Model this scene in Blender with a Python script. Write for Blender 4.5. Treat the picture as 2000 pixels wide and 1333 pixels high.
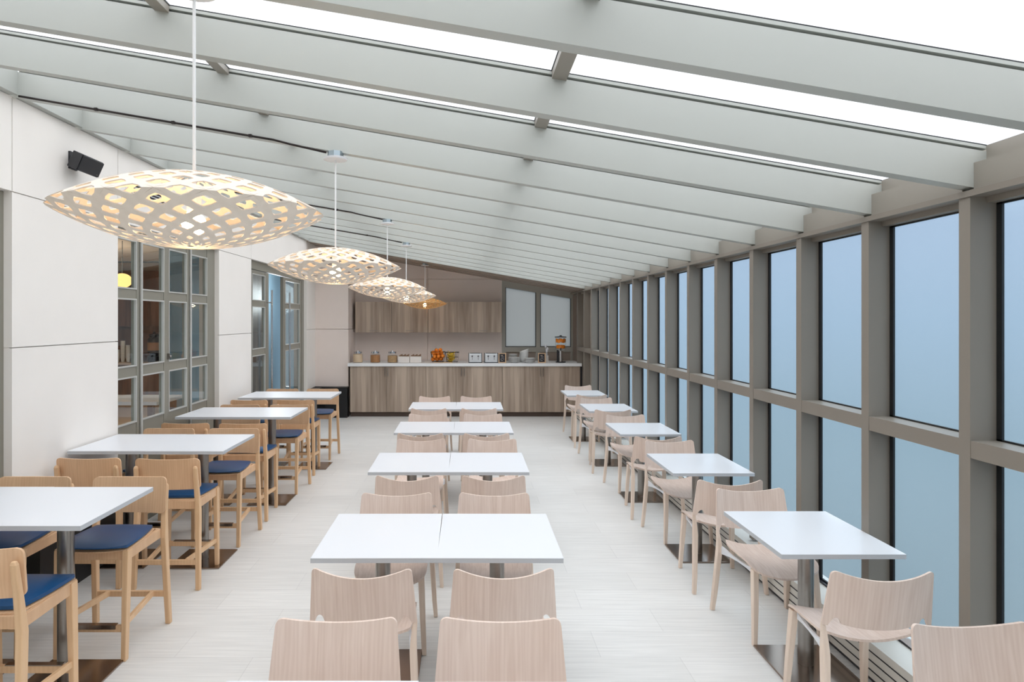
import bpy, math, random
from mathutils import Vector, Matrix
random.seed(7)
for o in list(bpy.data.objects): bpy.data.objects.remove(o)
SC = bpy.context.scene
COL = SC.collection

# ---------------------------------------------------------------- camera
cam = bpy.data.cameras.new('camera'); camo = bpy.data.objects.new('camera', cam); COL.objects.link(camo)
camo.location = (0, 0, 1.9); camo.rotation_euler = (math.pi/2, 0, 0)
cam.sensor_width = 36; cam.lens = 22.5
cam.shift_x = (1000-911)/2000; cam.shift_y = -(666.5-625)/2000
cam.clip_start = 0.05; cam.clip_end = 200
SC.camera = camo
# ---------------------------------------------------------------- world (overcast sky seen through frosted panes)
W = bpy.data.worlds.new('sky'); SC.world = W; W.use_nodes = True
nt = W.node_tree; nt.nodes.clear()
tc = nt.nodes.new('ShaderNodeTexCoord'); sp = nt.nodes.new('ShaderNodeSeparateXYZ')
mr = nt.nodes.new('ShaderNodeMapRange'); mr.inputs['From Min'].default_value = -1; mr.inputs['From Max'].default_value = 1
cr = nt.nodes.new('ShaderNodeValToRGB'); bg = nt.nodes.new('ShaderNodeBackground'); wo = nt.nodes.new('ShaderNodeOutputWorld')
e = cr.color_ramp.elements
e[0].position = 0.0; e[0].color = (.05, .06, .065, 1)
e[1].position = 1.0; e[1].color = (.99, .975, .975, 1)
for p, c in ((.30, (.075, .10, .108, 1)), (.42, (.10, .14, .165, 1)), (.50, (.145, .19, .245, 1)), (.56, (.185, .22, .285, 1)), (.64, (.48, .52, .58, 1)), (.72, (.86, .865, .885, 1))):
    n = cr.color_ramp.elements.new(p); n.color = c
bg.inputs['Strength'].default_value = 1.75
nt.links.new(tc.outputs['Generated'], sp.inputs[0]); nt.links.new(sp.outputs['Z'], mr.inputs['Value'])
nt.links.new(mr.outputs['Result'], cr.inputs[0]); nt.links.new(cr.outputs['Color'], bg.inputs['Color']); nt.links.new(bg.outputs[0], wo.inputs[0])
SC.view_settings.view_transform = 'Standard'; SC.view_settings.look = 'None'
SC.view_settings.exposure = 0.85; SC.view_settings.gamma = 1.0
SC.view_settings.use_curve_mapping = False

# ---------------------------------------------------------------- materials
def srgb(r, g, b):
    f = lambda c: (c/255/12.92) if c/255 <= .04045 else ((c/255+.055)/1.055)**2.4
    return (f(r), f(g), f(b), 1)
def newmat(name):
    m = bpy.data.materials.new(name); m.use_nodes = True
    return m, m.node_tree, m.node_tree.nodes['Principled BSDF']
def plain(name, col, rough=.5, metal=0, noise=0.0, scale=20, spec=.5, bump=0):
    m, t, b = newmat(name)
    b.inputs['Base Color'].default_value = col; b.inputs['Roughness'].default_value = rough
    b.inputs['Metallic'].default_value = metal; b.inputs['Specular IOR Level'].default_value = spec
    if noise or bump:
        tc = t.nodes.new('ShaderNodeTexCoord'); n = t.nodes.new('ShaderNodeTexNoise')
        n.inputs['Scale'].default_value = scale; n.inputs['Detail'].default_value = 5
        t.links.new(tc.outputs['Object'], n.inputs['Vector'])
        mx = t.nodes.new('ShaderNodeMix'); mx.data_type = 'RGBA'
        mx.inputs[6].default_value = tuple(c*(1-noise) for c in col[:3])+(1,)
        mx.inputs[7].default_value = tuple(min(1, c*(1+noise)) for c in col[:3])+(1,)
        t.links.new(n.outputs['Fac'], mx.inputs[0]); t.links.new(mx.outputs[2], b.inputs['Base Color'])
        if bump:
            bp = t.nodes.new('ShaderNodeBump'); bp.inputs['Strength'].default_value = bump; bp.inputs['Distance'].default_value = .002
            t.links.new(n.outputs['Fac'], bp.inputs['Height']); t.links.new(bp.outputs[0], b.inputs['Normal'])
    return m
def wood(name, c1, c2, scale=(1, 1, 1), rough=.45, dist=2.0, wscale=9, bands='X', vary=.06, wav=.22):
    """grain: bands along one axis, distorted, plus fine streak noise, shifted per object"""
    m, t, b = newmat(name); L = t.links
    tc = t.nodes.new('ShaderNodeTexCoord'); mp = t.nodes.new('ShaderNodeMapping'); mp.inputs['Scale'].default_value = scale
    oi = t.nodes.new('ShaderNodeObjectInfo'); ml = t.nodes.new('ShaderNodeMath'); ml.operation = 'MULTIPLY'; ml.inputs[1].default_value = 13
    L.new(oi.outputs['Random'], ml.inputs[0]); cb = t.nodes.new('ShaderNodeCombineXYZ')
    for i in range(3): L.new(ml.outputs[0], cb.inputs[i])
    L.new(tc.outputs['Object'], mp.inputs['Vector'])
    ad = t.nodes.new('ShaderNodeVectorMath'); ad.operation = 'ADD'
    L.new(mp.outputs[0], ad.inputs[0]); L.new(cb.outputs[0], ad.inputs[1])
    n1 = t.nodes.new('ShaderNodeTexNoise'); n1.inputs['Scale'].default_value = wscale; n1.inputs['Detail'].default_value = 6
    n1.inputs['Distortion'].default_value = dist*.2
    L.new(ad.outputs[0], n1.inputs['Vector'])
    wv = t.nodes.new('ShaderNodeTexWave'); wv.bands_direction = bands; wv.inputs['Scale'].default_value = wscale*.55
    wv.inputs['Distortion'].default_value = dist*3; wv.inputs['Detail'].default_value = 3; wv.inputs['Detail Scale'].default_value = .8
    L.new(ad.outputs[0], wv.inputs['Vector'])
    ma = t.nodes.new('ShaderNodeMath'); ma.operation = 'MULTIPLY_ADD'; ma.inputs[1].default_value = wav
    L.new(wv.outputs['Fac'], ma.inputs[0])
    m2 = t.nodes.new('ShaderNodeMath'); m2.operation = 'MULTIPLY'; m2.inputs[1].default_value = .9
    L.new(n1.outputs['Fac'], m2.inputs[0]); L.new(m2.outputs[0], ma.inputs[2])
    mx = t.nodes.new('ShaderNodeMix'); mx.data_type = 'RGBA'; mx.inputs[6].default_value = c1; mx.inputs[7].default_value = c2
    L.new(ma.outputs[0], mx.inputs[0])
    hs = t.nodes.new('ShaderNodeHueSaturation')
    r2 = t.nodes.new('ShaderNodeMapRange'); r2.inputs['To Min'].default_value = 1-vary; r2.inputs['To Max'].default_value = 1+vary
    L.new(oi.outputs['Random'], r2.inputs['Value']); L.new(r2.outputs[0], hs.inputs['Value']); L.new(mx.outputs[2], hs.inputs['Color'])
    L.new(hs.outputs[0], b.inputs['Base Color']); b.inputs['Roughness'].default_value = rough
    return m
def emit(name, col, s):
    m, t, b = newmat(name)
    b.inputs['Base Color'].default_value = col; b.inputs['Emission Color'].default_value = col; b.inputs['Emission Strength'].default_value = s
    return m
def frosted(name, tint, clear):
    m, t, b = newmat(name); t.nodes.remove(b); L = t.links; o = t.nodes['Material Output']
    tr = t.nodes.new('ShaderNodeBsdfTransparent'); tr.inputs[0].default_value = tint
    tl = t.nodes.new('ShaderNodeBsdfTranslucent'); tl.inputs[0].default_value = tint
    df = t.nodes.new('ShaderNodeBsdfDiffuse'); df.inputs[0].default_value = tint
    a = t.nodes.new('ShaderNodeMixShader'); a.inputs[0].default_value = .25
    L.new(tl.outputs[0], a.inputs[1]); L.new(df.outputs[0], a.inputs[2])
    c = t.nodes.new('ShaderNodeMixShader'); c.inputs[0].default_value = clear
    L.new(a.outputs[0], c.inputs[1]); L.new(tr.outputs[0], c.inputs[2])
    L.new(c.outputs[0], o.inputs[0]); return m
def clearglass(name, tint=(.93, .97, .96, 1), refl=1.5):
    m, t, b = newmat(name); t.nodes.remove(b); L = t.links; o = t.nodes['Material Output']
    tr = t.nodes.new('ShaderNodeBsdfTransparent'); tr.inputs[0].default_value = tint
    gl = t.nodes.new('ShaderNodeBsdfGlossy'); gl.inputs['Roughness'].default_value = .01; gl.inputs[0].default_value = (.9, .93, .95, 1)
    fr0 = t.nodes.new('ShaderNodeFresnel'); ge = t.nodes.new('ShaderNodeNewGeometry')
    mi = t.nodes.new('ShaderNodeMapRange'); mi.inputs['To Min'].default_value = refl; mi.inputs['To Max'].default_value = 1/refl
    L.new(ge.outputs['Backfacing'], mi.inputs['Value']); L.new(mi.outputs[0], fr0.inputs[0])
    fr = t.nodes.new('ShaderNodeMath'); fr.operation = 'MULTIPLY'; fr.inputs[1].default_value = .8; L.new(fr0.outputs[0], fr.inputs[0])
    c = t.nodes.new('ShaderNodeMixShader'); L.new(fr.outputs[0], c.inputs[0]); L.new(tr.outputs[0], c.inputs[1]); L.new(gl.outputs[0], c.inputs[2])
    L.new(c.outputs[0], o.inputs[0]); return m
def floor_mat():
    m, t, b = newmat('floor_plank_tile'); L = t.links
    tc = t.nodes.new('ShaderNodeTexCoord')
    br = t.nodes.new('ShaderNodeTexBrick'); br.offset = .37; br.offset_frequency = 2
    br.inputs['Scale'].default_value = 1; br.inputs['Brick Width'].default_value = 1.2; br.inputs['Row Height'].default_value = .3
    br.inputs['Mortar Size'].default_value = .0018; br.inputs['Mortar Smooth'].default_value = .3; br.inputs['Bias'].default_value = 0
    br.inputs['Color1'].default_value = (.735, .725, .70, 1); br.inputs['Color2'].default_value = (.775, .765, .74, 1); br.inputs['Mortar'].default_value = (.63, .62, .60, 1)
    L.new(tc.outputs['Object'], br.inputs['Vector'])
    mp = t.nodes.new('ShaderNodeMapping'); mp.inputs['Scale'].default_value = (1.6, 34, 1); L.new(tc.outputs['Object'], mp.inputs['Vector'])
    n = t.nodes.new('ShaderNodeTexNoise'); n.inputs['Scale'].default_value = 1.6; n.inputs['Detail'].default_value = 6; L.new(mp.outputs[0], n.inputs['Vector'])
    rp = t.nodes.new('ShaderNodeMapRange'); rp.inputs['From Min'].default_value = .3; rp.inputs['From Max'].default_value = .7
    rp.inputs['To Min'].default_value = .90; rp.inputs['To Max'].default_value = 1.05; L.new(n.outputs['Fac'], rp.inputs['Value'])
    mx = t.nodes.new('ShaderNodeMix'); mx.data_type = 'RGBA'; mx.blend_type = 'MULTIPLY'; mx.inputs[0].default_value = 1
    L.new(br.outputs['Color'], mx.inputs[6]); L.new(rp.outputs[0], mx.inputs[7]); L.new(mx.outputs[2], b.inputs['Base Color'])
    b.inputs['Roughness'].default_value = .38; b.inputs['Specular IOR Level'].default_value = .35
    return m
def laminate(name, ca, cb_, axis_scale=(3.4, 3.4, .15)):
    m, t, b = newmat(name); L = t.links
    tc = t.nodes.new('ShaderNodeTexCoord'); mp = t.nodes.new('ShaderNodeMapping'); mp.inputs['Scale'].default_value = axis_scale
    L.new(tc.outputs['Object'], mp.inputs['Vector'])
    n = t.nodes.new('ShaderNodeTexNoise'); n.inputs['Scale'].default_value = 1.5; n.inputs['Detail'].default_value = 4; n.inputs['Roughness'].default_value = .65
    L.new(mp.outputs[0], n.inputs['Vector'])
    r = t.nodes.new('ShaderNodeValToRGB'); r.color_ramp.elements[0].position = .38; r.color_ramp.elements[0].color = ca
    r.color_ramp.elements[1].position = .62; r.color_ramp.elements[1].color = cb_
    L.new(n.outputs['Fac'], r.inputs[0]); L.new(r.outputs[0], b.inputs['Base Color']); b.inputs['Roughness'].default_value = .5
    return m

M = {}
M['paint'] = plain('warm_grey_paint', srgb(146, 140, 130), .5, noise=.02, scale=4)
M['rafter'] = plain('rafter_grey_paint', srgb(177, 179, 173), .45, noise=.02, scale=4)
M['mullion'] = plain('mullion_taupe_paint', srgb(133, 125, 115), .45, noise=.02, scale=4)
M['brownpaint'] = plain('brown_grey_paint', srgb(164, 149, 137), .6, noise=.03, scale=5)
M['black'] = plain('black_gasket', srgb(22, 24, 26), .5)
M['stone'] = plain('pale_limestone', srgb(242, 236, 229), .75, noise=.04, scale=2.2, bump=.05)
M['stone2'] = plain('grey_limestone', srgb(236, 222, 213), .75, noise=.05, scale=2.2)
M['plinth'] = plain('black_plinth', srgb(20, 20, 22), .45)
M['floor'] = floor_mat()
M['white'] = plain('white_laminate', srgb(222, 224, 228), .35, spec=.4)
M['edge'] = plain('light_grey_edge', srgb(190, 193, 197), .5)
M['steel'] = plain('brushed_steel', srgb(150, 146, 142), .28, 1, noise=.06, scale=60)
M['bronze'] = plain('dark_polished_steel', srgb(150, 136, 126), .17, 1, noise=.08, scale=6)
M['chair'] = wood('whitewashed_beech', srgb(204, 178, 162), srgb(240, 222, 210), (8, 2, .55), .45, 4, 4.5, wav=.13)
M['chairleg'] = wood('whitewashed_beech_leg', srgb(216, 193, 174), srgb(238, 220, 204), (5, 5, .7), .45, 1.5, 5)
M['stool'] = wood('honey_oak', srgb(202, 158, 120), srgb(228, 190, 152), (7, 3, .7), .42, 3, 5)
M['stoolleg'] = wood('honey_oak_leg', srgb(210, 168, 126), srgb(232, 196, 156), (5, 5, .6), .42, 1.2, 5)
M['cushion'] = plain('navy_vinyl', srgb(22, 72, 118), .36, noise=.06, scale=8)
M['whiteplastic'] = plain('white_plastic', srgb(225, 227, 232), .4)
M['laminate'] = laminate('grey_oak_laminate', srgb(142, 123, 107), srgb(194, 175, 157))
M['gap'] = plain('dark_gap', srgb(60, 50, 44), .7)
M['kick'] = plain('brown_kick', srgb(92, 76, 66), .6)
M['counter'] = plain('white_solid_surface', srgb(243, 243, 243), .3)
M['frame'] = plain('window_frame_paint', srgb(140, 136, 124), .45, noise=.02, scale=5)
M['bead'] = plain('light_window_bead', srgb(190, 189, 184), .4)
M['glassR'] = frosted('frosted_wall_glass', (.78, .85, .89, 1), .84)
M['glassT'] = frosted('frosted_roof_glass', (.97, .985, 1, 1), .5)
M['glassB'] = frosted('frosted_grey_glass', (.62, .62, .60, 1), .45)
M['glass'] = clearglass('clear_glass')
M['jarglass'] = clearglass('jar_glass', (.97, .98, .98, 1), 1.25)
M['shade'] = wood('bamboo_ply_shade', srgb(222, 208, 192), srgb(236, 224, 210), (3, 3, 3), .5, 1, 6, vary=.01)
M['shade5'] = wood('bulb_glow_ply_shade', srgb(206, 160, 100), srgb(226, 186, 128), (3, 3, 3), .5, 1, 6, vary=.01)  # amber bulb glow painted into the farthest lamp's ply colour
M['cord'] = plain('white_cord', srgb(238, 238, 238), .5)
M['bulb'] = emit('warm_bulb', (1, .70, .36, 1), 28)
M['speaker'] = plain('black_speaker', srgb(40, 40, 44), .5, noise=.2, scale=300)
M['zinc'] = plain('zinc_box', srgb(160, 172, 178), .3, .9)
M['orange'] = plain('orange_peel', srgb(244, 138, 34), .45, noise=.10, scale=60)
M['banana'] = plain('banana_skin', srgb(226, 186, 46), .5, noise=.1, scale=25)
M['wire'] = plain('dark_wire', srgb(44, 38, 36), .4, .7)
M['chrome'] = plain('chrome', srgb(205, 206, 208), .15, 1)
M['oats'] = plain('rolled_oats', srgb(222, 196, 164), .8, noise=.14, scale=90)
M['granola'] = plain('granola', srgb(178, 128, 84), .8, noise=.4, scale=70)
M['flakes'] = plain('cereal_flakes', srgb(186, 152, 112), .8, noise=.5, scale=45)
M['carton'] = plain('white_carton', srgb(236, 230, 224), .6)
M['packet'] = plain('brown_packets', srgb(150, 118, 92), .7, noise=.4, scale=60)
M['oakframe'] = plain('light_oak_frame', srgb(214, 178, 140), .5, noise=.08, scale=30)
M['chalk'] = plain('chalkboard', srgb(38, 36, 44), .6)
M['chalkline'] = plain('chalk_writing', srgb(200, 196, 190), .8)
M['frame2'] = plain('back_window_frame_paint', srgb(176, 172, 162), .5, noise=.02, scale=5)
M['china'] = plain('white_china', srgb(246, 246, 244), .2)
M['darksteel'] = plain('dark_appliance', srgb(36, 36, 42), .35)
M['toaster'] = plain('toaster_steel', srgb(222, 226, 230), .3, .5)
M['boxbrown'] = plain('brown_board_wood', srgb(205, 178, 146), .55)
M['cafewood'] = laminate('red_brown_wood', srgb(96, 56, 34), srgb(132, 82, 52), (4, 4, .4))
M['cafeblue'] = plain('blue_grey_partition', srgb(120, 152, 170), .6)
M['cream'] = plain('cream_ceiling', srgb(214, 196, 180), .8)
M['amber'] = emit('amber_shade', (1, .58, .20, 1), 1.0)
M['darkbacking'] = laminate('charcoal_backing', srgb(44, 42, 42), srgb(84, 78, 76), (9, 9, .1))
M['heater'] = plain('white_heater', srgb(222, 218, 210), .45)
M['slot'] = plain('dark_slot', srgb(30, 30, 32), .7)

# ---------------------------------------------------------------- mesh helpers
class MB:
    def __init__(s): s.v = []; s.f = []; s.mi = []; s.cur = 0
    def mat(s, i): s.cur = i; return s
    def add(s, vs, fs):
        n = len(s.v); s.v += [tuple(v) for v in vs]; s.f += [tuple(n+i for i in f) for f in fs]; s.mi += [s.cur]*len(fs); return s
    def box(s, x0, x1, y0, y1, z0, z1, T=None):
        vs = [Vector((x, y, z)) for z in (z0, z1) for y in (y0, y1) for x in (x0, x1)]
        if T: vs = [T @ v for v in vs]
        return s.add(vs, [(0, 2, 3, 1), (4, 5, 7, 6), (0, 1, 5, 4), (2, 6, 7, 3), (0, 4, 6, 2), (1, 3, 7, 5)])
    def prism(s, poly, a, b, axis):
        """poly of 2D points extruded from a to b along axis (0,1,2)"""
        def P(p, t):
            return {0: (t, p[0], p[1]), 1: (p[0], t, p[1]), 2: (p[0], p[1], t)}[axis]
        n = len(poly); vs = [P(p, a) for p in poly]+[P(p, b) for p in poly]
        return s.add(vs, [tuple(range(n-1, -1, -1)), tuple(range(n, 2*n))]+[(i, (i+1) % n, n+(i+1) % n, n+i) for i in range(n)])
    def hexa(s, bot, top):
        return s.add(list(bot)+list(top), [(3, 2, 1, 0), (4, 5, 6, 7), (0, 1, 5, 4), (1, 2, 6, 5), (2, 3, 7, 6), (3, 0, 4, 7)])
    def post(s, path, sizes):
        """rectangular section swept through path; sizes (wx, wy); sections stay horizontal"""
        n = len(s.v); vs = []; fs = []
        for p, (wx, wy) in zip(path, sizes):
            x, y, z = p
            vs += [(x-wx/2, y-wy/2, z), (x+wx/2, y-wy/2, z), (x+wx/2, y+wy/2, z), (x-wx/2, y+wy/2, z)]
        for k in range(len(path)-1):
            a = 4*k
            for i in range(4): j = (i+1) % 4; fs.append((a+i, a+j, a+4+j, a+4+i))
        m = 4*(len(path)-1); fs += [(3, 2, 1, 0), (m, m+1, m+2, m+3)]
        return s.add(vs, fs)
    def bar(s, p, q, w, h, up=(0, 0, 1)):
        p = Vector(p); q = Vector(q); d = (q-p).normalized(); u = Vector(up)
        r = d.cross(u)
        if r.length < 1e-4: r = Vector((1, 0, 0))
        r.normalize(); u = r.cross(d)
        c = [(-1, -1), (1, -1), (1, 1), (-1, 1)]
        vs = [p+r*a*w/2+u*b*h/2 for a, b in c]+[q+r*a*w/2+u*b*h/2 for a, b in c]
        return s.add(vs, [(3, 2, 1, 0), (4, 5, 6, 7), (0, 1, 5, 4), (1, 2, 6, 5), (2, 3, 7, 6), (3, 0, 4, 7)])
    def tube(s, path, rad, n=12):
        path = [Vector(p) for p in path]; vs = []; fs = []
        rs = rad if isinstance(rad, (list, tuple)) else [rad]*len(path)
        for i, p in enumerate(path):
            d = (path[min(i+1, len(path)-1)]-path[max(i-1, 0)]).normalized()
            a = Vector((1, 0, 0)) if abs(d.x) < .9 else Vector((0, 1, 0))
            u = d.cross(a).normalized(); w = d.cross(u)
            vs += [p+(u*math.cos(2*math.pi*k/n)+w*math.sin(2*math.pi*k/n))*rs[i] for k in range(n)]
        for i in range(len(path)-1):
            for k in range(n): fs.append((i*n+k, i*n+(k+1) % n, (i+1)*n+(k+1) % n, (i+1)*n+k))
        m = (len(path)-1)*n; fs += [tuple(range(n-1, -1, -1)), tuple(range(m, m+n))]
        return s.add(vs, fs)
    def lathe(s, prof, n=24, c=(0, 0, 0)):
        vs = []; fs = []
        for r, z in prof:
            vs += [(c[0]+r*math.cos(2*math.pi*k/n), c[1]+r*math.sin(2*math.pi*k/n), c[2]+z) for k in range(n)]
        for i in range(len(prof)-1):
            for k in range(n): fs.append((i*n+k, i*n+(k+1) % n, (i+1)*n+(k+1) % n, (i+1)*n+k))
        m = (len(prof)-1)*n
        if prof[0][0] > 0: fs.append(tuple(range(n-1, -1, -1)))
        if prof[-1][0] > 0: fs.append(tuple(range(m, m+n)))
        return s.add(vs, fs)
    def ball(s, c, r, n=14, m=8, sc=(1, 1, 1)):
        vs = []; fs = []
        for i in range(m+1):
            t = math.pi*i/m
            rr = max(math.sin(t), .001)
            vs += [(c[0]+sc[0]*r*rr*math.cos(2*math.pi*k/n), c[1]+sc[1]*r*rr*math.sin(2*math.pi*k/n), c[2]-sc[2]*r*math.cos(t)) for k in range(n)]
        for i in range(m):
            for k in range(n): fs.append((i*n+k, i*n+(k+1) % n, (i+1)*n+(k+1) % n, (i+1)*n+k))
        return s.add(vs, fs)
    def build(s, name, mats, parent=None, smooth=False, bevel=0, loc=None):
        me = bpy.data.meshes.new(name); me.from_pydata(s.v, [], s.f)
        if not isinstance(mats, (list, tuple)): mats = [mats]
        for m in mats: me.materials.append(m)
        for p, i in zip(me.polygons, s.mi): p.material_index = i; p.use_smooth = smooth
        me.update()
        o = bpy.data.objects.new(name, me); COL.objects.link(o)
        if parent: o.parent = parent
        if loc: o.location = loc
        if bevel:
            b = o.modifiers.new('bevel', 'BEVEL'); b.width = bevel; b.segments = 2; b.limit_method = 'ANGLE'; b.angle_limit = math.radians(40)
        if smooth and not bevel:
            me.set_sharp_from_angle(angle=math.radians(38)) if hasattr(me, 'set_sharp_from_angle') else None
        return o
def tag(o, label=None, cat=None, group=None, kind=None):
    if label: o['label'] = label
    if cat: o['category'] = cat
    if group: o['group'] = group
    if kind: o['kind'] = kind
    return o
def thing(name, label, cat, loc=(0, 0, 0), rz=0, group=None):
    o = bpy.data.objects.new(name, None); COL.objects.link(o); o.location = loc; o.rotation_euler = (0, 0, rz)
    o.empty_display_size = .1
    return tag(o, label, cat, group)
def sroot(name):
    o = bpy.data.objects.new(name, None); COL.objects.link(o); o['kind'] = 'structure'; return o
def struct(name, mb, mats, **k):
    o = mb.build(name, mats, **k); o['kind'] = 'structure'; return o
def copy_tree(src, parent=None):
    c = src.copy(); COL.objects.link(c); c.parent = parent
    for ch in list(src.children): copy_tree(ch, c)
    return c
def instance(proto, used, label, loc, rz, group=None):
    o = proto if not used else copy_tree(proto)
    o.location = loc; o.rotation_euler = (0, 0, rz); o['label'] = label
    if group: o['group'] = group
    return o

# ---------------------------------------------------------------- geometry constants
XF = 2.175; XG = 2.30; XL = -2.968
def yk(k): return 2.763+.6974*k          # near face of rafter / mullion k
def hb(x): return 2.8474-.1716*x         # underside height of the rafters
RW = .064; K0, K1 = -7, 13
YB = yk(K0)-.2; YE = 13.35               # wall behind the camera, back wall
NT = [0]
def trim(mb, mat, **k):
    NT[0] += 1; return struct('trim_%d' % NT[0], mb, mat, **k)

# ---------------------------------------------------------------- floor, outer ground
struct('floor', MB().box(-3.3, 2.45, YB-.1, YE+.1, -.1, 0), M['floor'])

# ---------------------------------------------------------------- roof: rafters, purlins, panes
def slab(mb, x0, x1, y0, y1, d0, d1):
    mb.hexa([(x0, y0, hb(x0)+d0), (x1, y0, hb(x1)+d0), (x1, y1, hb(x1)+d0), (x0, y1, hb(x0)+d0)],
            [(x0, y0, hb(x0)+d1), (x1, y0, hb(x1)+d1), (x1, y1, hb(x1)+d1), (x0, y1, hb(x0)+d1)]); return mb
XR0, XR1 = -2.925, 2.25
for k in range(K0, K1+1):
    y = yk(k); m = MB()
    slab(m, XR0, XR1, y, y+RW, 0, .165)
    slab(m, XR0, XR1, y+.026, y+RW-.026, .165, .177)
    slab(m, XR0, XR1, y+.001, y+RW-.001, .177, .190)
    m.mat(1); slab(m, XR0, XR1, y+.003, y+RW-.003, .190, .196)
    trim(m, [M['rafter'], M['black']], bevel=.0)
for xp in (.40, -1.315):
    m = MB()
    for k in range(K0, K1):
        slab(m, xp-.031, xp+.031, yk(k)+RW, yk(k+1), .158, .19)
        m.mat(1); slab(m, xp-.034, xp+.034, yk(k)+RW, yk(k+1), .19, .196); m.mat(0)
    trim(m, [M['paint'], M['black']])
NW = [0]
def window():
    NW[0] += 1; return sroot('window_%d' % NW[0])
for k in range(K0, K1):
    w = window()
    for xa, xb in ((-2.95, -1.315-.034), (-1.315+.034, .40-.034), (.40+.034, 2.25)):
        m = MB(); slab(m, xa, xb, yk(k)+RW-.003, yk(k+1)+.003, .196, .210); m.build('roof_pane', M['glassT'], w)
# closure above the eaves beam, and beam segments between the rafters
m = MB(); b = MB(); lb = MB(); lc = MB()
for k in range(K0, K1):
    y0, y1 = yk(k)+RW, yk(k+1)
    m.box(2.245, 2.30, y0, y1, 2.58, hb(2.245)+.192)
    b.box(2.19, 2.30, y0, y1, 2.459, 2.578)
    lb.box(-3.05, -2.915, y0, y1, 3.362, 3.53)
struct('trim_closure', m, M['paint']); struct('trim_eaves', b, M['paint']); struct('trim_ridge', lb, M['rafter'])
m = MB().box(2.165, 2.31, YB, YE, 2.432, 2.459); m.mat(0).box(2.245, 2.31, YB, YE, 2.405, 2.432)
struct('trim_header', m, [M['mullion']])
# opaque strip of roof at the far end
m = MB(); slab(m, -3.1, 2.45, yk(K1)+RW, YE+.05, .0, .2)
struct('ceiling', m, M['brownpaint'])
m = MB()
for j in range(4):
    yy = yk(K1)+RW+.18+.36*j; slab(m, -2.95, 2.3, yy, yy+.03, -.012, 0)
struct('trim_soffit', m, M['brownpaint'])

# ---------------------------------------------------------------- right window wall
for k in range(K0, K1+2):
    y = yk(k); trim(MB().box(XF, XG+.01, y, y+RW, .226, 2.432), M['mullion'])
m = MB()
for k in range(K0, K1+1): m.box(XF+.002, XG-.012, yk(k)+RW, yk(k+1), 1.302, 1.378)
struct('trim_transom', m, M['mullion'])
for k in range(K0, 12):
    w = window(); y0, y1 = yk(k)+RW, yk(k+1)
    for nm, z0, z1 in (('pane_lower', .225, 1.302), ('pane_upper', 1.378, 2.405)):
        MB().box(XG, XG+.012, y0, y1, z0, z1).build(nm, M['glassR'], w)
        g = MB()
        g.box(XG-.012, XG-.001, y0, y0+.016, z0, z1); g.box(XG-.012, XG-.001, y1-.028, y1, z0, z1)
        g.box(XG-.012, XG-.001, y0, y1, z0, z0+.008); g.box(XG-.012, XG-.001, y0, y1, z1-.008, z1)
        g.build('gasket', M['black'], w)
m = MB().box(XG-.01, XG+.03, yk(12)+RW, YE, .215, 2.432)
struct('wall_right', m, M['brownpaint'])
# convector casing under the glass
m = MB().box(2.112, 2.36, YB, YE-.9, .03, .212); m.mat(1)
for i in range(3): m.box(2.1095, 2.1125, YB, YE-.9, .068+.048*i, .074+.048*i)
m.mat(2).box(2.13, 2.36, YB, YE-.9, 0, .03)
m.mat(2).box(2.27, XG, YB, YE-.9, .212, .224)
struct('baseboard_right', m, [M['heater'], M['slot'], M['darksteel']])

# ---------------------------------------------------------------- left wall: stone piers with openings
JZ, HZ, TZ = 1.716, 2.7385, 3.36
OPEN = [(-1.55, .68), (1.95, 4.18), (5.45, 7.68), (8.83, 11.9)]
m = MB(); g = .0035
ys = [YB]+[v for o in OPEN for v in o]+[12.57]
for i in range(0, len(ys), 2):
    a, b_ = ys[i], ys[i+1]
    m.box(XL-.24, XL, a, b_, 0, JZ-g); m.box(XL-.24, XL, a, b_, JZ+g, HZ-g)
    m.box(XL-.24, XL-.02, a+g, b_-g, JZ-g, JZ+g); m.box(XL-.24, XL-.02, a, b_, HZ-g, HZ+g)
for i in range(len(ys)-1):
    m.box(XL-.24, XL, ys[i]+g, ys[i+1]-g, HZ+g, TZ)
    m.box(XL-.24, XL-.02, ys[i+1]-g, ys[i+1]+g, HZ+g, TZ)
struct('wall_left', m, M['stone'])
m = MB()
for a, b_ in ((.68, 1.95), (4.2, 5.43)): m.box(XL, XL+.17, a, b_, 0, .59)
m.box(XL, XL+.17, 11.95, 12.56, 0, .59); m.box(XL, -2.31, 12.56, 12.575, 0, .59); m.box(XL+.0, -2.31, 12.40, 12.56, 0, .59)
struct('baseboard_left', m, M['plinth'])

def frame_grid(root, y0, y1, cols, x, rows, zt, zb, glass=True, solid=True):
    """painted metal frame facing +X at x, glass columns list (ya,yb), rows (za,zb)"""
    f = MB(); T = .05
    edges = [y0]+[v for c in cols for v in c]+[y1]
    for i in range(0, len(edges), 2): f.box(x-T, x, edges[i], edges[i+1], zb, zt)
    for (ya, yb) in cols:
        zz = [zb]+[v for r in rows for v in r]+[zt]
        for i in range(0, len(zz), 2): f.box(x-T, x-.004, ya, yb, zz[i], zz[i+1])
    f.build('frame', M['frame'], root)
    bd = MB()
    for (ya, yb) in cols:
        for (za, zb_) in rows:
            t = .011
            bd.box(x-.02, x+.004, ya-.002, ya+t, za-.002, zb_+.002); bd.box(x-.02, x+.004, yb-t, yb+.002, za-.002, zb_+.002)
            bd.box(x-.02, x+.004, ya+t, yb-t, za-.002, za+t); bd.box(x-.02, x+.004, ya+t, yb-t, zb_-t, zb_+.002)
    bd.build('glazing_bead', M['bead'], root)
    for (ya, yb) in cols:
        for (za, zb_) in rows:
            MB().box(x-.018, x-.012, ya, yb, za, zb_).build('pane', M['glass'], root)
ROWS = [(.965, 1.477), (1.385+.0, 1.385)][:1]
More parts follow.
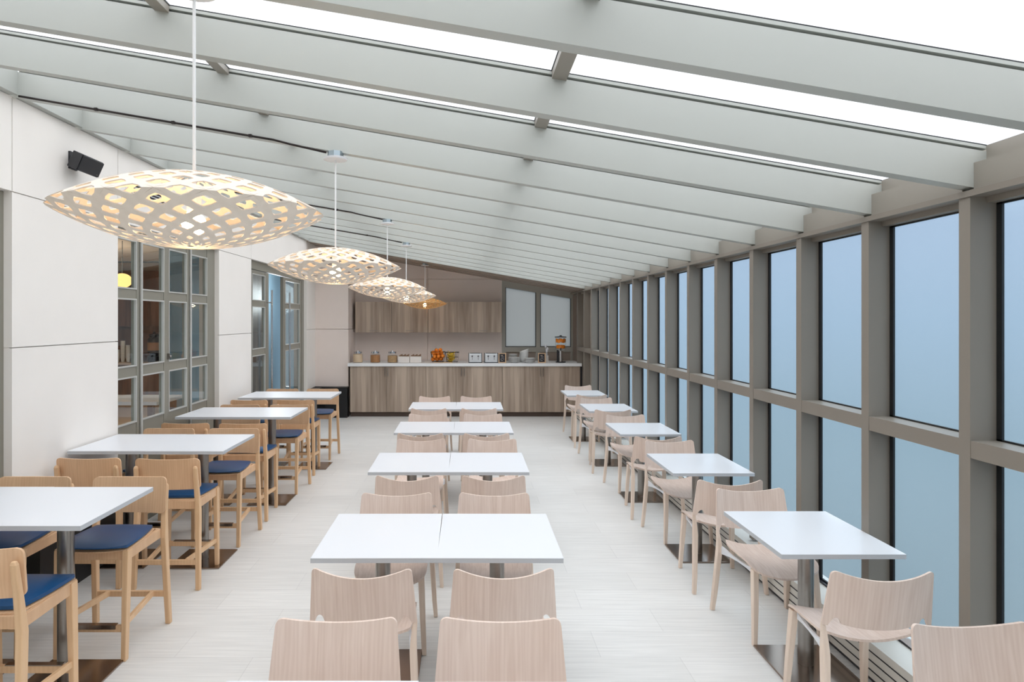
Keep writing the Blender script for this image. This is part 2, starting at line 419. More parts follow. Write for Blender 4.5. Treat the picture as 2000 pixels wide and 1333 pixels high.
ROWS = [(.965, 1.385), (1.477, 2.09), (2.178, 2.62)]
xf = XL-.055
for (a, b_) in OPEN[:3]:
    w = window()
    o = a-5.45
    cols = [(5.47+o, 5.865+o), (5.955+o, 6.395+o), (6.50+o, 6.915+o), (7.01+o, 7.455+o)]
    frame_grid(w, a, b_, cols, xf, ROWS, HZ, 0)
    h = MB()
    for yy in (5.93+o, 6.99+o): h.tube([(xf+.012, yy, .05), (xf+.012, yy, 2.7)], .013, 8)
    h.build('hinge_rod', M['bead'], w, smooth=True)
    h = MB(); h.box(xf, xf+.02, 6.46+o, 6.48+o, 1.20+.3, 1.26+.3); h.ball((xf+.03, 6.47+o, 1.53), .014)
    h.build('latch', M['steel'], w)
# doorway with one leaf ajar
fr = sroot('door_1')
MB().box(xf-.06, xf, 8.83, 11.9, 2.62, HZ).box(xf-.06, xf, 8.83, 8.87, 0, 2.62).box(xf-.06, xf, 11.74, 11.9, 0, 2.62).build('door_frame', M['frame'], fr)
def leaf(root, ya, yb, hy):
    g0 = .17 if ya < 10 else .12
    frame_grid(root, ya, yb, [(ya+g0, yb-g0)], xf-.005, [(.25, 1.385), (1.477, 2.09), (2.178, 2.56)], 2.61, .01)
    h = MB().tube([(xf+.075, hy, .62), (xf+.075, hy, 2.35)], .014, 10)
    for z in (.78, 2.16): h.tube([(xf-.01, hy, z), (xf+.075, hy, z)], .010, 8)
    h.build('door_handle', M['chrome'], root, smooth=True)
d = sroot('door_2'); leaf(d, 8.875, 9.80, 9.70)
d = sroot('door_3'); leaf(d, 10.58, 11.735, 10.68)
# wall vent
v = thing('wall_vent', 'white slotted air grille high on the left stone wall, behind the largest lamp shade', 'vent', (XL, 5.93, 3.055))
MB().box(0, .012, -.36, .36, -.09, .085).build('vent_frame', M['white'], v)
m = MB()
for i in range(6): m.box(.008, .016, -.33, .33, -.075+.027*i, -.060+.027*i)
m.build('slot', M['slot'], v)
for c in v.children:
    if c.name.startswith('slot'): c['label'] = 'black slots'

# ---------------------------------------------------------------- back wall, column, back window
m = MB(); zt = 3.36
def sheet(x0, x1, z0, z1f, y=YE, d=.12):
    """wall slab with sloping top following the roof"""
    t = lambda x: min(hb(x)+.05, z1f) if z1f else hb(x)+.05
    m.hexa([(x0, y, z0), (x1, y, z0), (x1, y+d, z0), (x0, y+d, z0)], [(x0, y, t(x0)), (x1, y, t(x1)), (x1, y+d, t(x1)), (x0, y+d, t(x0))])
for x0, x1 in ((XL-.2, -.817), (-.803, .74)):
    sheet(x0, x1, 0, JZ); sheet(x0, x1, JZ+.014, HZ); sheet(x0, x1, HZ+.014, None)
sheet(XL, .74, 0, None, YE+.02, .1)
m.mat(1)
sheet(.74, 2.2, 0, .98); sheet(2.2, 2.7, 0, JZ-.25); sheet(2.2, 2.7, JZ-.24, None); sheet(2.2, 2.7, 0, None, YE+.02, .1)
struct('wall_back', m, [M['stone2'], M['brownpaint']])
m = MB()
for z0, z1 in ((0, JZ-.004), (JZ+.004, HZ-.004), (HZ+.004, 3.1)):
    m.hexa([(XL, 12.57, z0), (-2.32, 12.57, z0), (-2.32, YE, z0), (XL, YE, z0)],
           [(XL, 12.57, z1 if z1 < 3 else hb(XL)), (-2.32, 12.57, z1 if z1 < 3 else hb(-2.32)), (-2.32, YE, z1 if z1 < 3 else hb(-2.32)), (XL, YE, z1 if z1 < 3 else hb(XL))])
m.box(XL, -2.34, 12.59, YE, 0, 3.1)
struct('wall_column', m, M['stone2'])
w = window(); yw = YE-.01
ht = lambda x: 2.577-.1716*(x-.812)
f = MB()
def up(x0, x1, z0, top=None):
    t = top or (lambda x: hb(x)+.02)
    f.hexa([(x0, yw, z0), (x1, yw, z0), (x1, yw+.06, z0), (x0, yw+.06, z0)], [(x0, yw, t(x0)), (x1, yw, t(x1)), (x1, yw+.06, t(x1)), (x0, yw+.06, t(x0))])
up(.74, .812, .98); up(1.452, 1.538, .98); up(2.18, 2.22, .98)
for x0, x1 in ((.812, 1.452), (1.538, 2.18)):
    f.box(x0, x1, yw, yw+.06, 1.227, 1.334); f.box(x0, x1, yw, yw+.06, .98, 1.03)
    f.hexa([(x0, yw, ht(x0)), (x1, yw, ht(x1)), (x1, yw+.06, ht(x1)), (x0, yw+.06, ht(x0))],
           [(x0, yw, hb(x0)+.02), (x1, yw, hb(x1)+.02), (x1, yw+.06, hb(x1)+.02), (x0, yw+.06, hb(x0)+.02)])
f.build('frame', M['frame2'], w)
f = MB()
for x0, x1 in ((.812, 1.452), (1.538, 2.18)):
    up(x0, x0+.012, 1.334, ht); up(x1-.012, x1, 1.334, ht); f.box(x0, x1, yw+.005, yw+.06, 1.334, 1.348)
f.build('gasket', M['black'], w)
for x0, x1 in ((.824, 1.44), (1.55, 2.168)):
    p = MB().hexa([(x0, yw+.035, 1.348), (x1, yw+.035, 1.348), (x1, yw+.045, 1.348), (x0, yw+.045, 1.348)],
                  [(x0, yw+.035, ht(x0)), (x1, yw+.035, ht(x1)), (x1, yw+.045, ht(x1)), (x0, yw+.045, ht(x0))])
    p.build('pane', M['glassB'], w)
    MB().box(x0-.01, x1+.01, yw+.035, yw+.045, 1.03, 1.227).build('pane_lower', M['brownpaint'], w)
# wall behind the camera
m = MB().box(XL-.2, 2.45, YB-.12, YB, 0, 3.6)
struct('wall_front', m, M['stone'])

# ---------------------------------------------------------------- cafe beyond the left wall
m = MB().box(-9.5, XL-.34, 2.5, 15.6, -.1, 0); m2 = MB().box(-9.5, XL-.25, 2.5, 15.6, 3.05, 3.15)
struct('floor_cafe', m, M['cream']); struct('ceiling_cafe', m2, M['cream'])
struct('wall_cafe', MB().box(-9.5, -3.2, 15.0, 15.1, 0, 3.05), M['cafewood'])
struct('wall_cafe_side', MB().box(-9.6, -9.5, 2.5, 15.1, 0, 3.05), M['cafewood'])
struct('wall_partition', MB().box(-4.0, -3.92, 8.5, 15.0, 0, 3.05), M['cafeblue'])
struct('trim_cafe', MB().box(-9.4, -4.1, 12.6, 12.68, 3.03, 3.05), M['slot'])
t_ = MB().box(-3.88, -3.80, 11.0, 12.25, .0, 2.9)  # added dark sheet so the closed leaf's glass reads dark
tag(t_.build('backing', M['darkbacking']), 'added dark charcoal curtain behind the glass of the closed door leaf', 'backing')
cf = thing('coffee_bar', 'brown wooden coffee bar with pale top seen through the window panes', 'counter', (-7.2, 14.5, 0))
MB().box(-1.8, 1.8, -.3, .3, 0, .9).build('body', M['cafewood'], cf)
MB().box(-1.85, 1.85, -.33, .33, .9, .95).build('worktop', M['cream'], cf)
cab = thing('wall_cabinet', 'red brown wall cabinet above the coffee bar beyond the window', 'cabinet', (-7.2, 14.8, 1.75))
MB().box(-1.8, 1.8, -.18, .18, 0, .8).build('body', M['cafewood'], cab)
for i in range(4): MB().box(-1.79+.9*i, -.92+.9*i, -.2, -.181, .01, .79).build('door', M['cafewood'], cab)
def dispenser(x, lab):
    r = thing('coffee_dispenser', lab, 'dispenser', (x, 14.45, .95), 0, None)
    MB().lathe([(.13, 0), (.13, .12), (.09, .13), (.09, .2), (.14, .21), (.14, .5), (.10, .56)], 20).build('body', M['darksteel'], r, smooth=True)
    MB().lathe([(.142, .26), (.142, .44)], 20).build('steel_band', M['granola'], r, smooth=True)
    MB().lathe([(.08, .56), (.11, .58), (.11, .62), (.03, .64), (.02, .68)], 16).build('lid', M['darksteel'], r, smooth=True)
    MB().box(-.02, .02, -.19, -.12, .12, .17).build('spout', M['darksteel'], r)
dispenser(-7.05, 'left black coffee urn with brass band seen through second pane column')
dispenser(-6.7, 'right black coffee urn with brass band seen through second pane column')
for i in range(4):
    h = .28+.1*((i*2) % 3)
    c = MB().lathe([(.035, 0), (.05, .1), (.05, h)], 12).build('cup_stack', M['china'], loc=(-7.85+.12*i, 14.4, .95), smooth=True)
    tag(c, ('leftmost', 'second', 'third', 'rightmost')[i]+' of the four paper cup stacks left of the coffee urns', 'cups', 'paper cup stacks on the coffee bar')
isl = thing('island_table', 'pale topped table inside the cafe beyond the window', 'table', (-4.3, 7.75, 0))
MB().box(-.9, .72, -.35, .35, .91, .95).build('tabletop', M['white'], isl)
for sx in (-.8, .62):
    for sy in (-.28, .28): MB().box(sx-.03, sx+.03, sy-.03, sy+.03, 0, .91).build('leg', M['cafewood'], isl)

# ---------------------------------------------------------------- pendant lamps
def make_shade(R, H, N=8, Mn=20):
    """lens shade of crossing strips with rounded diamond holes"""
    r0 = .045; S = 2*N
    def P(i, a):
        if i <= N: t = i/N; sg = 1
        else: t = (S-i)/N; sg = -1
        r = r0+(R-r0)*t**.92
        z = sg*H*(1-(r/R)**2.0)*(1.0 if sg > 0 else .92)
        return Vector((r*math.cos(a), r*math.sin(a), z))
    v = []; f = []
    da = math.pi/Mn
    outer = [(1, 0), (.5, .5), (0, 1), (-.5, .5), (-1, 0), (-.5, -.5), (0, -1), (.5, -.5)]
    for i in range(1, S):
        for j in range(Mn):
            a0 = (2*j+(i % 2))*da
            k = .63 if 2 < i < S-2 else .52
            inner = [(x*k*(.90 if x*y == 0 else 1.04), y*k*(.90 if x*y == 0 else 1.04)) for x, y in outer]
            n = len(v)
            for (x, y) in outer+inner: v.append(P(i+x, a0+y*da))
            for q in range(8): f.append((n+q, n+(q+1) % 8, n+8+(q+1) % 8, n+8+q))
    mb = MB(); mb.add(v, f); return mb
def pendant(idx, x, y, zc, ztop, R, H, tilt, label):
    r = thing('pendant_lamp', label, 'lamp', (x, y, zc), 0, None)
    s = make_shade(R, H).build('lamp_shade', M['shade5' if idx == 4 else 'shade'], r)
    s.rotation_euler = (0, math.radians(tilt), math.radians(17*idx))
    so = s.modifiers.new('thick', 'SOLIDIFY'); so.thickness = .003; so.offset = 0
    MB().tube([(0, 0, .06), (0, 0, ztop-zc-.03)], .0055, 8).build('cord', M['cord'], r, smooth=True)
    MB().lathe([(.001, ztop-zc-.035), (.075, ztop-zc-.033), (.08, ztop-zc-.022), (.07, ztop-zc-.018)], 28).build('canopy', M['white'], r, smooth=True)
    MB().lathe([(.052, ztop-zc-.020), (.052, ztop-zc+.02)], 8).build('junction_box', M['zinc'], r)
    MB().lathe([(.022, .0), (.022, .07), (.008, .075)], 14).build('lamp_holder', M['cord'], r, smooth=True)
    MB().ball((0, 0, -.035), .038).build('bulb', M['bulb'], r, smooth=True)
PX = -.853
YP = [yk(-1)+RW/2, yk(2)-.02+RW/2, yk(6)+RW/2, yk(9)+RW/2]
SZ = 2.245
pendant(0, -.87, 2.045, SZ-.004, hb(-.87)-.012, .402, .120, -.5, 'largest pale lattice lamp shade, hanging nearest, in front of the left wall')
pendant(1, PX, YP[1], SZ, hb(PX)-.02, .425, .122, .8, 'second nearest pale lattice pendant lamp, wholly in view before the door')
pendant(2, PX-.01, YP[2], SZ, hb(PX)-.02, .425, .118, 1, 'third lattice pendant lamp, left end of the overlapping far cluster')
pendant(3, PX+.0, YP[3], SZ, hb(PX)-.02, .425, .118, 1, 'fourth lattice pendant lamp, in the middle of the overlapping far cluster')
pendant(4, -.80, 12.35, SZ-.03, hb(-.8)-.01, .425, .115, 1, 'farthest pendant lamp, amber with bulb glow, in front of the wall cabinets')
cl = thing('pendant_lamp', 'small glowing amber lamp inside the cafe at the window edge', 'lamp', (-4.92, 9.15, 2.46))
MB().ball((0, 0, 0), .13, 18, 12, (1, 1, .8)).build('lamp_shade', M['amber'], cl, smooth=True)
MB().tube([(0, 0, .08), (0, 0, .57)], .005, 6).build('cord', M['wire'], cl)
L = bpy.data.lights.new('cafe_fill', 'POINT'); L.energy = 60; L.color = (1, .82, .64); L.shadow_soft_size = .3  # added warm fill without a fixture, brightens the dim cafe
lo = bpy.data.objects.new('cafe_fill', L); lo.location = (-6.2, 9.5, 2.7); COL.objects.link(lo)
L = bpy.data.lights.new('cafe_fill', 'POINT'); L.energy = 28; L.color = (.9, .95, 1); L.shadow_soft_size = .3  # another added fill lamp with no fixture, cooler, by the partition
lo = bpy.data.objects.new('cafe_fill', L); lo.location = (-3.5, 12.2, 2.3); COL.objects.link(lo)
# conduits clipped under the rafters, from the left wall to each canopy
for k, xe, nm in ((2, PX-.06, 'second nearest lamp'), (6, PX-.06, 'third lamp'), (9, PX-.06, 'fourth lamp')):
    y = yk(k)-.012
    o = MB().tube([(-2.90, y, hb(-2.90)+.005), (-1.25, y, hb(-1.25)+.005), (-1.15, y, hb(-1.15)-.004), (xe, y+.03, hb(xe)-.012)], .007, 8)
    for q in (-2.4, -1.9, -1.4): o.box(q-.010, q+.010, y-.009, y+.012, hb(q)-.004, hb(q)+.014)
    tag(o.build('conduit', M['wire'], smooth=True), 'thin dark conduit under a rafter, running to the '+nm, 'conduit')

# ---------------------------------------------------------------- speaker on the left wall
s = thing('wall_speaker', 'black box speaker tilted down on the left stone wall', 'speaker', (XL, 4.80, 3.075))
MB().box(0, .015, -.03, .06, -.045, .085).build('wall_plate', M['darksteel'], s)
MB().bar((.01, .015, .0), (.075, .015, .0), .03, .05).build('bracket_arm', M['darksteel'], s)
T = Matrix.Translation((.112, .0, -.008)) @ Matrix.Rotation(math.radians(24), 4, 'Y')
b1 = MB().hexa([T @ Vector(p) for p in ((-.06, -.10, -.062), (.04, -.135, -.062), (.04, .135, -.062), (-.06, .10, -.062))],
               [T @ Vector(p) for p in ((-.06, -.10, .062), (.04, -.135, .062), (.04, .135, .062), (-.06, .10, .062))])
b1.build('cabinet', M['speaker'], s, bevel=.005)
MB().box(.042, .049, -.130, .130, -.057, .057, T).build('grille', M['speaker'], s, bevel=.003)
MB().box(.0495, .051, .085, .105, -.045, -.040, T).build('badge', M['chrome'], s)

# ---------------------------------------------------------------- tables
def make_table(W_, D_, H_, name, cat='table'):
    r = thing(name, '', cat)
    m = MB().mat(1).box(-W_/2, W_/2, -D_/2, D_/2, H_-.024, H_-.002).mat(0).box(-W_/2, W_/2, -D_/2, D_/2, H_-.002, H_)
    t = m.build('tabletop', [M['white'], M['edge']], r)
    MB().box(-.13, .13, -.13, .13, H_-.034, H_-.0245).build('support_plate', M['darksteel'], r)
    MB().lathe([(.040, .012), (.040, H_-.034)], 28).build('column', M['steel'], r, smooth=True)
    MB().box(-.20, .20, -.20, .20, 0, .012).build('base_plate', M['bronze'], r, bevel=.003)
    return r
GW, GD = .6155, .713
dt = make_table(GW, GD, .74, 'dining_table'); used = False
MID = [('a row cut off at the bottom', 2.055, -.78, .475, .006),
       ('nearest full middle row', 3.825, -.760, .4735, 0), ('second middle row', 5.583, -.748, .475, 0),
       ('third middle row', 7.28, -.735, .473, 0), ('middle row nearest the back counter', 9.01, -.742, .467, 0)]
for i, (nm, far, xl, xr, dy) in enumerate(MID):
    xc = (xl+xr)/2; xl, xr = xc-GW/2*2-.001, xc+GW/2*2+.001
    for s_, side in ((0, 'left'), (1, 'right')):
        cx = xl+GW/2 if s_ == 0 else xr-GW/2
        lab = 'low white square table, %s half, %s' % (side, nm if i else 'row cut by the bottom edge')
        instance(dt, used, lab, (cx, far-GD/2-(dy if s_ else 0), 0), math.radians((.25, -.25)[s_]) if i else 0, 'low tables in the middle rows'); used = True
RT = [('nearest', 3.162, 1.558, 0), ('second', 4.833, 1.578, 0), ('third', 6.48, 1.582, 0), ('fourth', 8.12, 1.570, 0), ('farthest', 9.80, 1.546, 0)]
for nm, near, xl, _ in RT:
    instance(dt, True, '%s single low white table along the frosted window wall' % nm, (min(xl, 1.562)+GW/2, near+GD/2, 0), 0, 'low tables along the window wall')
bt = make_table(.576, .70, .93, 'counter_height_table'); used = False
BT = [('nearest', 3.01, -1.815), ('second nearest', 4.72, -1.795), ('third', 6.38, -1.755), ('farthest', 7.95, -1.69)]
for nm, near, xr in BT:
    for s_, side in ((1, 'right'), (0, 'left')):
        cx = max(xr-.288-(0 if s_ else .5765), XL+.289)
        instance(bt, used, 'tall white table, %s half of the %s pair on the stool side' % (side, nm), (cx, near+.35+(0 if s_ else .004), 0), 0, 'tall tables by the stone wall'); used = True

# ---------------------------------------------------------------- plywood chair (sitter looks to +Y)
def make_chair():
    r = thing('dining_chair', '', 'chair')
    HW = .222; Z1 = .800
    # backrest: columns in u with shaped lower edge, bent in plan
    us = sorted(set([round(-1+i/24, 5) for i in range(49)]+[s*x for s in (-1, 1) for x in (.995, .985, .97, .94, .905, .885, .865, .845, .825, .805, .785, .765, .745, .725, .70)]))
    def ztop(u):
        z = Z1-.039*(1-u*u); e = (1-abs(u))*HW; rr = .028
        if e < rr: z -= rr-math.sqrt(max(0, rr*rr-(rr-e)**2))
        return z
    def zbot(u):
        a = abs(u)
        if a > .885: return .535
        lo = .530+.018*(min(a, .70)/.70)**2
        if a > .70:
            t = (a-.7925)/.0925                       # notch arch between panel and leg
            arch = .615-.0*t
            if abs(t) < 1: return max(lo, .535+(.576-.535)*math.sqrt(1-t*t))
        return lo
    NV = 7; v = []; f = []; th = .011
    def pt(u, z, off):
        wz = HW+.020*(Z1-z)/.25
        y = -.250+.045*(Z1-z)/.25-.046*(1-u*u)+off
        return (u*wz, y, z)
    for sgn in (1, -1):
        for u in us:
            for j in range(NV+1):
                zb, zt_ = zbot(u), ztop(u); v.append(pt(u, zb+(zt_-zb)*j/NV, sgn*th/2))
    n = len(us); c = NV+1; o = n*c
    for i in range(n-1):
        for j in range(NV):
            a = i*c+j; f.append((a, a+c, a+c+1, a+1)); f.append((o+a, o+a+1, o+a+c+1, o+a+c))
        a = i*c; f.append((a, o+a, o+a+c, a+c)); a = i*c+NV; f.append((a, a+c, o+a+c, o+a))
    for a0 in (0, (n-1)*c):
        for j in range(NV):
            a = a0+j; f.append((a, a+1, o+a+1, o+a) if a0 == 0 else (a, o+a, o+a+1, a+1))
    MB().add(v, f).build('backrest', M['chair'], r, smooth=True)
    # seat shell
    v = []; f = []; NX, NY = 20, 16
    def sp(i, j, off):
        u = -1+2*i/NX; w_ = j/NY
        hw = .205+.02*w_-.02*w_*w_
        cut = 0
        y = -.175+w_*.425-(.035*u**4)*w_
        e = 0
        z = .425+.036*u*u+.008*(1-w_)-.030*max(0, (w_-.72)/.28)**2+.012*max(0, (.15-w_)/.15)
        hw2 = hw*(1-.10*max(0, (w_-.85)/.15)**2)*(1-.06*max(0, (.12-w_)/.12)**2)
        return (u*hw2, y, z+off)
    for off in (.006, -.006):
        for i in range(NX+1):
            for j in range(NY+1): v.append(sp(i, j, off))
    c = NY+1; o = (NX+1)*c
    for i in range(NX):
        for j in range(NY): a = i*c+j; f.append((a, a+c, a+c+1, a+1)); f.append((o+a, o+a+1, o+a+c+1, o+a+c))
        a = i*c; f.append((a, o+a, o+a+c, a+c)); a = i*c+NY; f.append((a, a+c, o+a+c, o+a))
    for j in range(NY):
        a = j; f.append((a, a+1, o+a+1, o+a)); a = NX*c+j; f.append((a, o+a, o+a+1, a+1))
    MB().add(v, f).build('seat', M['chair'], r, smooth=True)
    for s_ in (-1, 1):
        l = MB().post([(s_*.249, -.252, 0), (s_*.240, -.238, .12), (s_*.226, -.204, .40), (s_*.227, -.201, .46), (s_*.2345, -.2025, .535), (s_*.233, -.208, .565)],
                      [(.025, .029), (.029, .034), (.031, .042), (.026, .034), (.020, .012), (.016, .009)])
        l.build('leg', M['chairleg'], r, bevel=.004)
        l = MB().post([(s_*.198, .215, 0), (s_*.188, .200, .20), (s_*.178, .176, .43)], [(.026, .027), (.031, .035), (.035, .042)])
        l.build('leg', M['chairleg'], r, bevel=.004)
        b_ = MB()
        pts = [(-.195, .455, .05), (-.15, .452, .040), (-.08, .440, .018), (.0, .436, .012), (.08, .438, .018), (.15, .444, .034)]
        for (y0, z0, h0), (y1, z1, h1) in zip(pts, pts[1:]):
            z0 -= .018; z1 -= .018
            xa = s_*(.214-.045*(y0+.195)/.345); xb = s_*(.214-.045*(y1+.195)/.345)
            b_.hexa([(xa-.006, y0, z0-h0), (xa+.006, y0, z0-h0), (xb+.006, y1, z1-h1), (xb-.006, y1, z1-h1)],
                    [(xa-.006, y0, z0), (xa+.006, y0, z0), (xb+.006, y1, z1), (xb-.006, y1, z1)])
        o_ = b_.build('bracket', M['whiteplastic'], r); o_['label'] = 'white seat bracket'
    return r
ch = make_chair(); used = False
def put_chair(cx, yb, facing, lab, group, rz=0.0):
    """yb = depth of the backrest; facing True = sitter looks at the camera"""
    global used
    y = yb-.25 if facing else yb+.25
    instance(ch, used, lab, (cx, y, 0), (math.pi if facing else 0)+math.radians(rz), group); used = True
MC = [  # (row name, near yb, (xL,xR), far yb, (xL,xR))
    ('row cut by the bottom edge', None, None, 2.37, (-.476, .121)),
    ('nearest full middle row', 2.85, (-.462, .160), 4.09, (-.440, .172)),
    ('second middle row', 4.55, (-.418, .188), 5.95, (-.415, .235)),
    ('third middle row', 6.25, (-.447, .190), 7.55, (-.450, .190)),
    ('middle row nearest the back counter', 8.01, (-.468, .150), 9.29, (-.457, .137))]
for nm, yn, xn, yf, xf_ in MC:
    for i, sd in ((0, 'left'), (1, 'right')):
        if yn: put_chair(xn[i], yn, False, 'pale plywood chair seen from behind, %s seat, %s' % (sd, nm), 'plywood chairs at the middle tables', (-1, 1.5)[i])
        put_chair(xf_[i], yf, True, 'pale plywood chair facing us, %s seat, %s' % (sd, nm), 'plywood chairs at the middle tables', (1, -1)[i])
RC = [('cut by the right edge', None, None, 2.33, 1.845), ('nearest', 2.82, 1.837, 4.2, 1.868), ('second', 4.43, 1.83, 5.88, 1.872),
      ('third', 6.08, 1.826, 7.47, 1.862), ('fourth', 7.9, 1.813, 9.1, 1.852), ('farthest', 9.48, 1.857, 10.85, 1.90)]
for nm, yn, xn, yf, xf_ in RC:
    if yn: put_chair(xn, yn, False, 'pale plywood chair seen from behind at the %s table by the window wall' % nm, 'plywood chairs along the window wall', -1)
    if nm.startswith('cut'): put_chair(xf_, yf, True, 'pale plywood chair in the bottom right corner, facing us', 'plywood chairs along the window wall', 2)
    else: put_chair(xf_, yf, True, 'pale plywood chair facing us across the %s table by the window wall' % nm, 'plywood chairs along the window wall', 2)

# ---------------------------------------------------------------- counter stool (sitter looks to +Y)
def make_stool():
    r = thing('counter_stool', '', 'stool')
    v = []; f = []; th = .012; HW = .228
    us = [-1+i/16 for i in range(33)]; us = sorted(set(us+[s*x for s in (-1, 1) for x in (.99, .97, .955)]))
    NV = 6; zt, zb = .922, .700
    def edge(u):
        e = (1-abs(u))*HW; rr = .032
        return rr-math.sqrt(max(0, rr*rr-(rr-e)**2)) if e < rr else 0
    for sg in (1, -1):
        for u in us:
            for j in range(NV+1):
                a = zb+edge(u); b = zt-edge(u)-.006*(1-u*u); z = a+(b-a)*j/NV
                v.append((u*HW, -.178-.10*(z-zb)-.030*(1-u*u)+sg*th/2, z))
    n = len(us); c = NV+1; o = n*c
    for i in range(n-1):
        for j in range(NV):
            a = i*c+j; f.append((a, a+c, a+c+1, a+1)); f.append((o+a, o+a+1, o+a+c+1, o+a+c))
        a = i*c; f.append((a, o+a, o+a+c, a+c)); a = i*c+NV; f.append((a, a+c, o+a+c, o+a))
    for a0 in (0, (n-1)*c):
        for j in range(NV):
            a = a0+j; f.append((a, a+1, o+a+1, o+a) if a0 == 0 else (a, o+a, o+a+1, a+1))
    MB().add(v, f).build('backrest', M['stool'], r, smooth=True)
    def pad(hw0, hw1, y0, y1, z0, z1, dome, inset, rc):
        vv = []; ff = []; NX, NY = 16, 14
        def P(i, j, top):
            u = -1+2*i/NX; w = -1+2*j/NY
            # squircle-ish outline
            k = 1-rc*(u*u*w*w)
            hw = hw0+(hw1-hw0)*(w+1)/2
            x = u*hw*k; y = (y0+y1)/2+w*(y1-y0)/2*k
            y += .018*(1-u*u)*max(0, w)
            d = (1-u**6)*(1-w**6)
            z = (z1-.010+.010*d+dome*(1-u*u)*(1-w*w)-.012*max(0, w)**3*(1-u*u)) if top else z0
            if top: x *= (1-inset); 
            return (x, y, z)
        for top in (1, 0):
            for i in range(NX+1):
                for j in range(NY+1): vv.append(P(i, j, top))
        c = NY+1; o = (NX+1)*c
        for i in range(NX):
            for j in range(NY): a = i*c+j; ff.append((a, a+c, a+c+1, a+1)); ff.append((o+a, o+a+1, o+a+c+1, o+a+c))
            a = i*c; ff.append((a, o+a, o+a+c, a+c)); a = i*c+NY; ff.append((a, a+c, o+a+c, o+a))
        for j in range(NY):
            a = j; ff.append((a, a+1, o+a+1, o+a)); a = NX*c+j; ff.append((a, o+a, o+a+1, a+1))
        return MB().add(vv, ff)
    pad(.185, .215, -.165, .225, .612, .626, .0, 0, .05).build('seat_shell', M['stool'], r, smooth=True)
    pad(.180, .210, -.150, .222, .6262, .652, .006, .01, .06).build('seat_cushion', M['cushion'], r, smooth=True)
    a = MB()
    a.bar((-.185, .190, .582), (.185, .190, .582), .022, .058); a.bar((-.19, -.165, .582), (.19, -.165, .582), .022, .058)
    for s_ in (-1, 1): a.bar((s_*.195, -.165, .582), (s_*.188, .185, .582), .022, .058)
    a.build('seat_apron', M['stool'], r, bevel=.003)
    for s_ in (-1, 1):
        MB().post([(s_*.228, -.225, 0), (s_*.215, -.193, .55), (s_*.210, -.206, .70), (s_*.208, -.230, .855), (s_*.208, -.232, .872)],
                  [(.032, .034), (.034, .044), (.032, .032), (.029, .026), (.018, .016)]).build('leg', M['stoolleg'], r, bevel=.005)
        MB().post([(s_*.188, .218, 0), (s_*.190, .195, .58), (s_*.190, .193, .611)],
                  [(.028, .034), (.034, .050), (.034, .050)]).build('leg', M['stoolleg'], r, bevel=.004)
        MB().bar((s_*.188, .207, .205), (s_*.135, -.205, .195), .02, .032).build('stretcher', M['stoolleg'], r, bevel=.002)
    MB().bar((-.215, -.213, .19), (.215, -.213, .19), .022, .034).build('stretcher', M['stoolleg'], r, bevel=.002)
    MB().bar((-.18, .208, .175), (.18, .208, .175), .022, .036).build('stretcher', M['stoolleg'], r, bevel=.002)
    p = MB().box(-.14, .14, .195, .226, .194, .199).box(-.14, .14, .221, .226, .176, .194).build('footplate', M['bronze'], r); p['label'] = 'dark metal footplate'
    return r
st = make_stool(); usedS = False
def put_stool(xr, yrear, facing, lab, rz=0):
    """xr = x of the right rear foot as seen; yrear its depth"""
    global usedS
    y = yrear-.225 if facing else yrear+.225
    instance(st, usedS, lab, (xr-.228, y, 0), (math.pi if facing else 0)+math.radians(rz), 'honey oak stools at the tall tables'); usedS = True
SEAT = [('nearest tall', [(False, 1, -1.905, 2.73)], [(True, 1, -1.865, 4.01), (True, 0, -2.46, 4.01)]),
        ('second nearest tall', [(False, 1, -1.885, 4.50), (False, 0, -2.455, 4.52)], [(True, 1, -1.865, 5.79), (True, 0, -2.45, 5.79)]),
        ('third tall', [(False, 1, -1.885, 6.03), (False, 0, -2.44, 6.05)], [(True, 1, -1.81, 7.40), (True, 0, -2.38, 7.40)]),
        ('farthest tall', [(False, 1, -1.86, 7.80), (False, 0, -2.43, 7.80)], [(True, 1, -1.81, 9.10), (True, 0, -2.38, 9.10)])]
for nm, near, far in SEAT:
    for fc, s_, x, y in near+far:
        put_stool(x, y, fc, '%s stool %s, %s place at %s table pair' % ('navy cushioned oak', 'facing us' if fc else 'seen from behind', 'right' if s_ else 'left', nm))

# ---------------------------------------------------------------- back counter and cabinets
YC = 12.5; CT = 1.05
BND = [(-2.285, -.80), (-.80, .70), (.70, 2.23)]
DRB = [(-2.275, -1.56, -.79), (-.79, -.07, .70), (.70, 1.47, 2.22)]
for i, (a, c, b_) in enumerate(DRB):
    lab = ('left third', 'middle third', 'right third')[i]+' of the grey oak base cabinets under the white worktop'
    u = thing('base_cabinet', lab, 'cabinet', ((a+b_)/2, YC, 0), 0, 'grey oak base cabinets'); x0 = (a+b_)/2
    MB().box(a-x0+.001, b_-x0-.001, .022, .75, .09, .988).build('body', M['laminate'], u)
    MB().box(a-x0+.001, b_-x0-.001, .07, .72, 0, .09).build('kickboard', M['kick'], u)
    for (p, q, hx) in ((a, c, c-.028), (c, b_, c+.028)):
        d_ = MB().box(p-x0+.003, q-x0-.003, 0, .02, .10, .985).build('door', M['laminate'], u)
        MB().tube([(hx-x0, -.02, .80), (hx-x0, -.02, .96)], .005, 8).box(hx-x0-.004, hx-x0+.004, -.02, 0, .81, .82).box(hx-x0-.004, hx-x0+.004, -.02, 0, .94, .95).build('handle', M['steel'], d_)
tag(MB().box(-2.315, 2.25, YC-.03, YE-.03, .99, CT).build('worktop', M['counter'], bevel=.003), 'long white worktop along the back wall, carrying jars, fruit and plates', 'worktop')
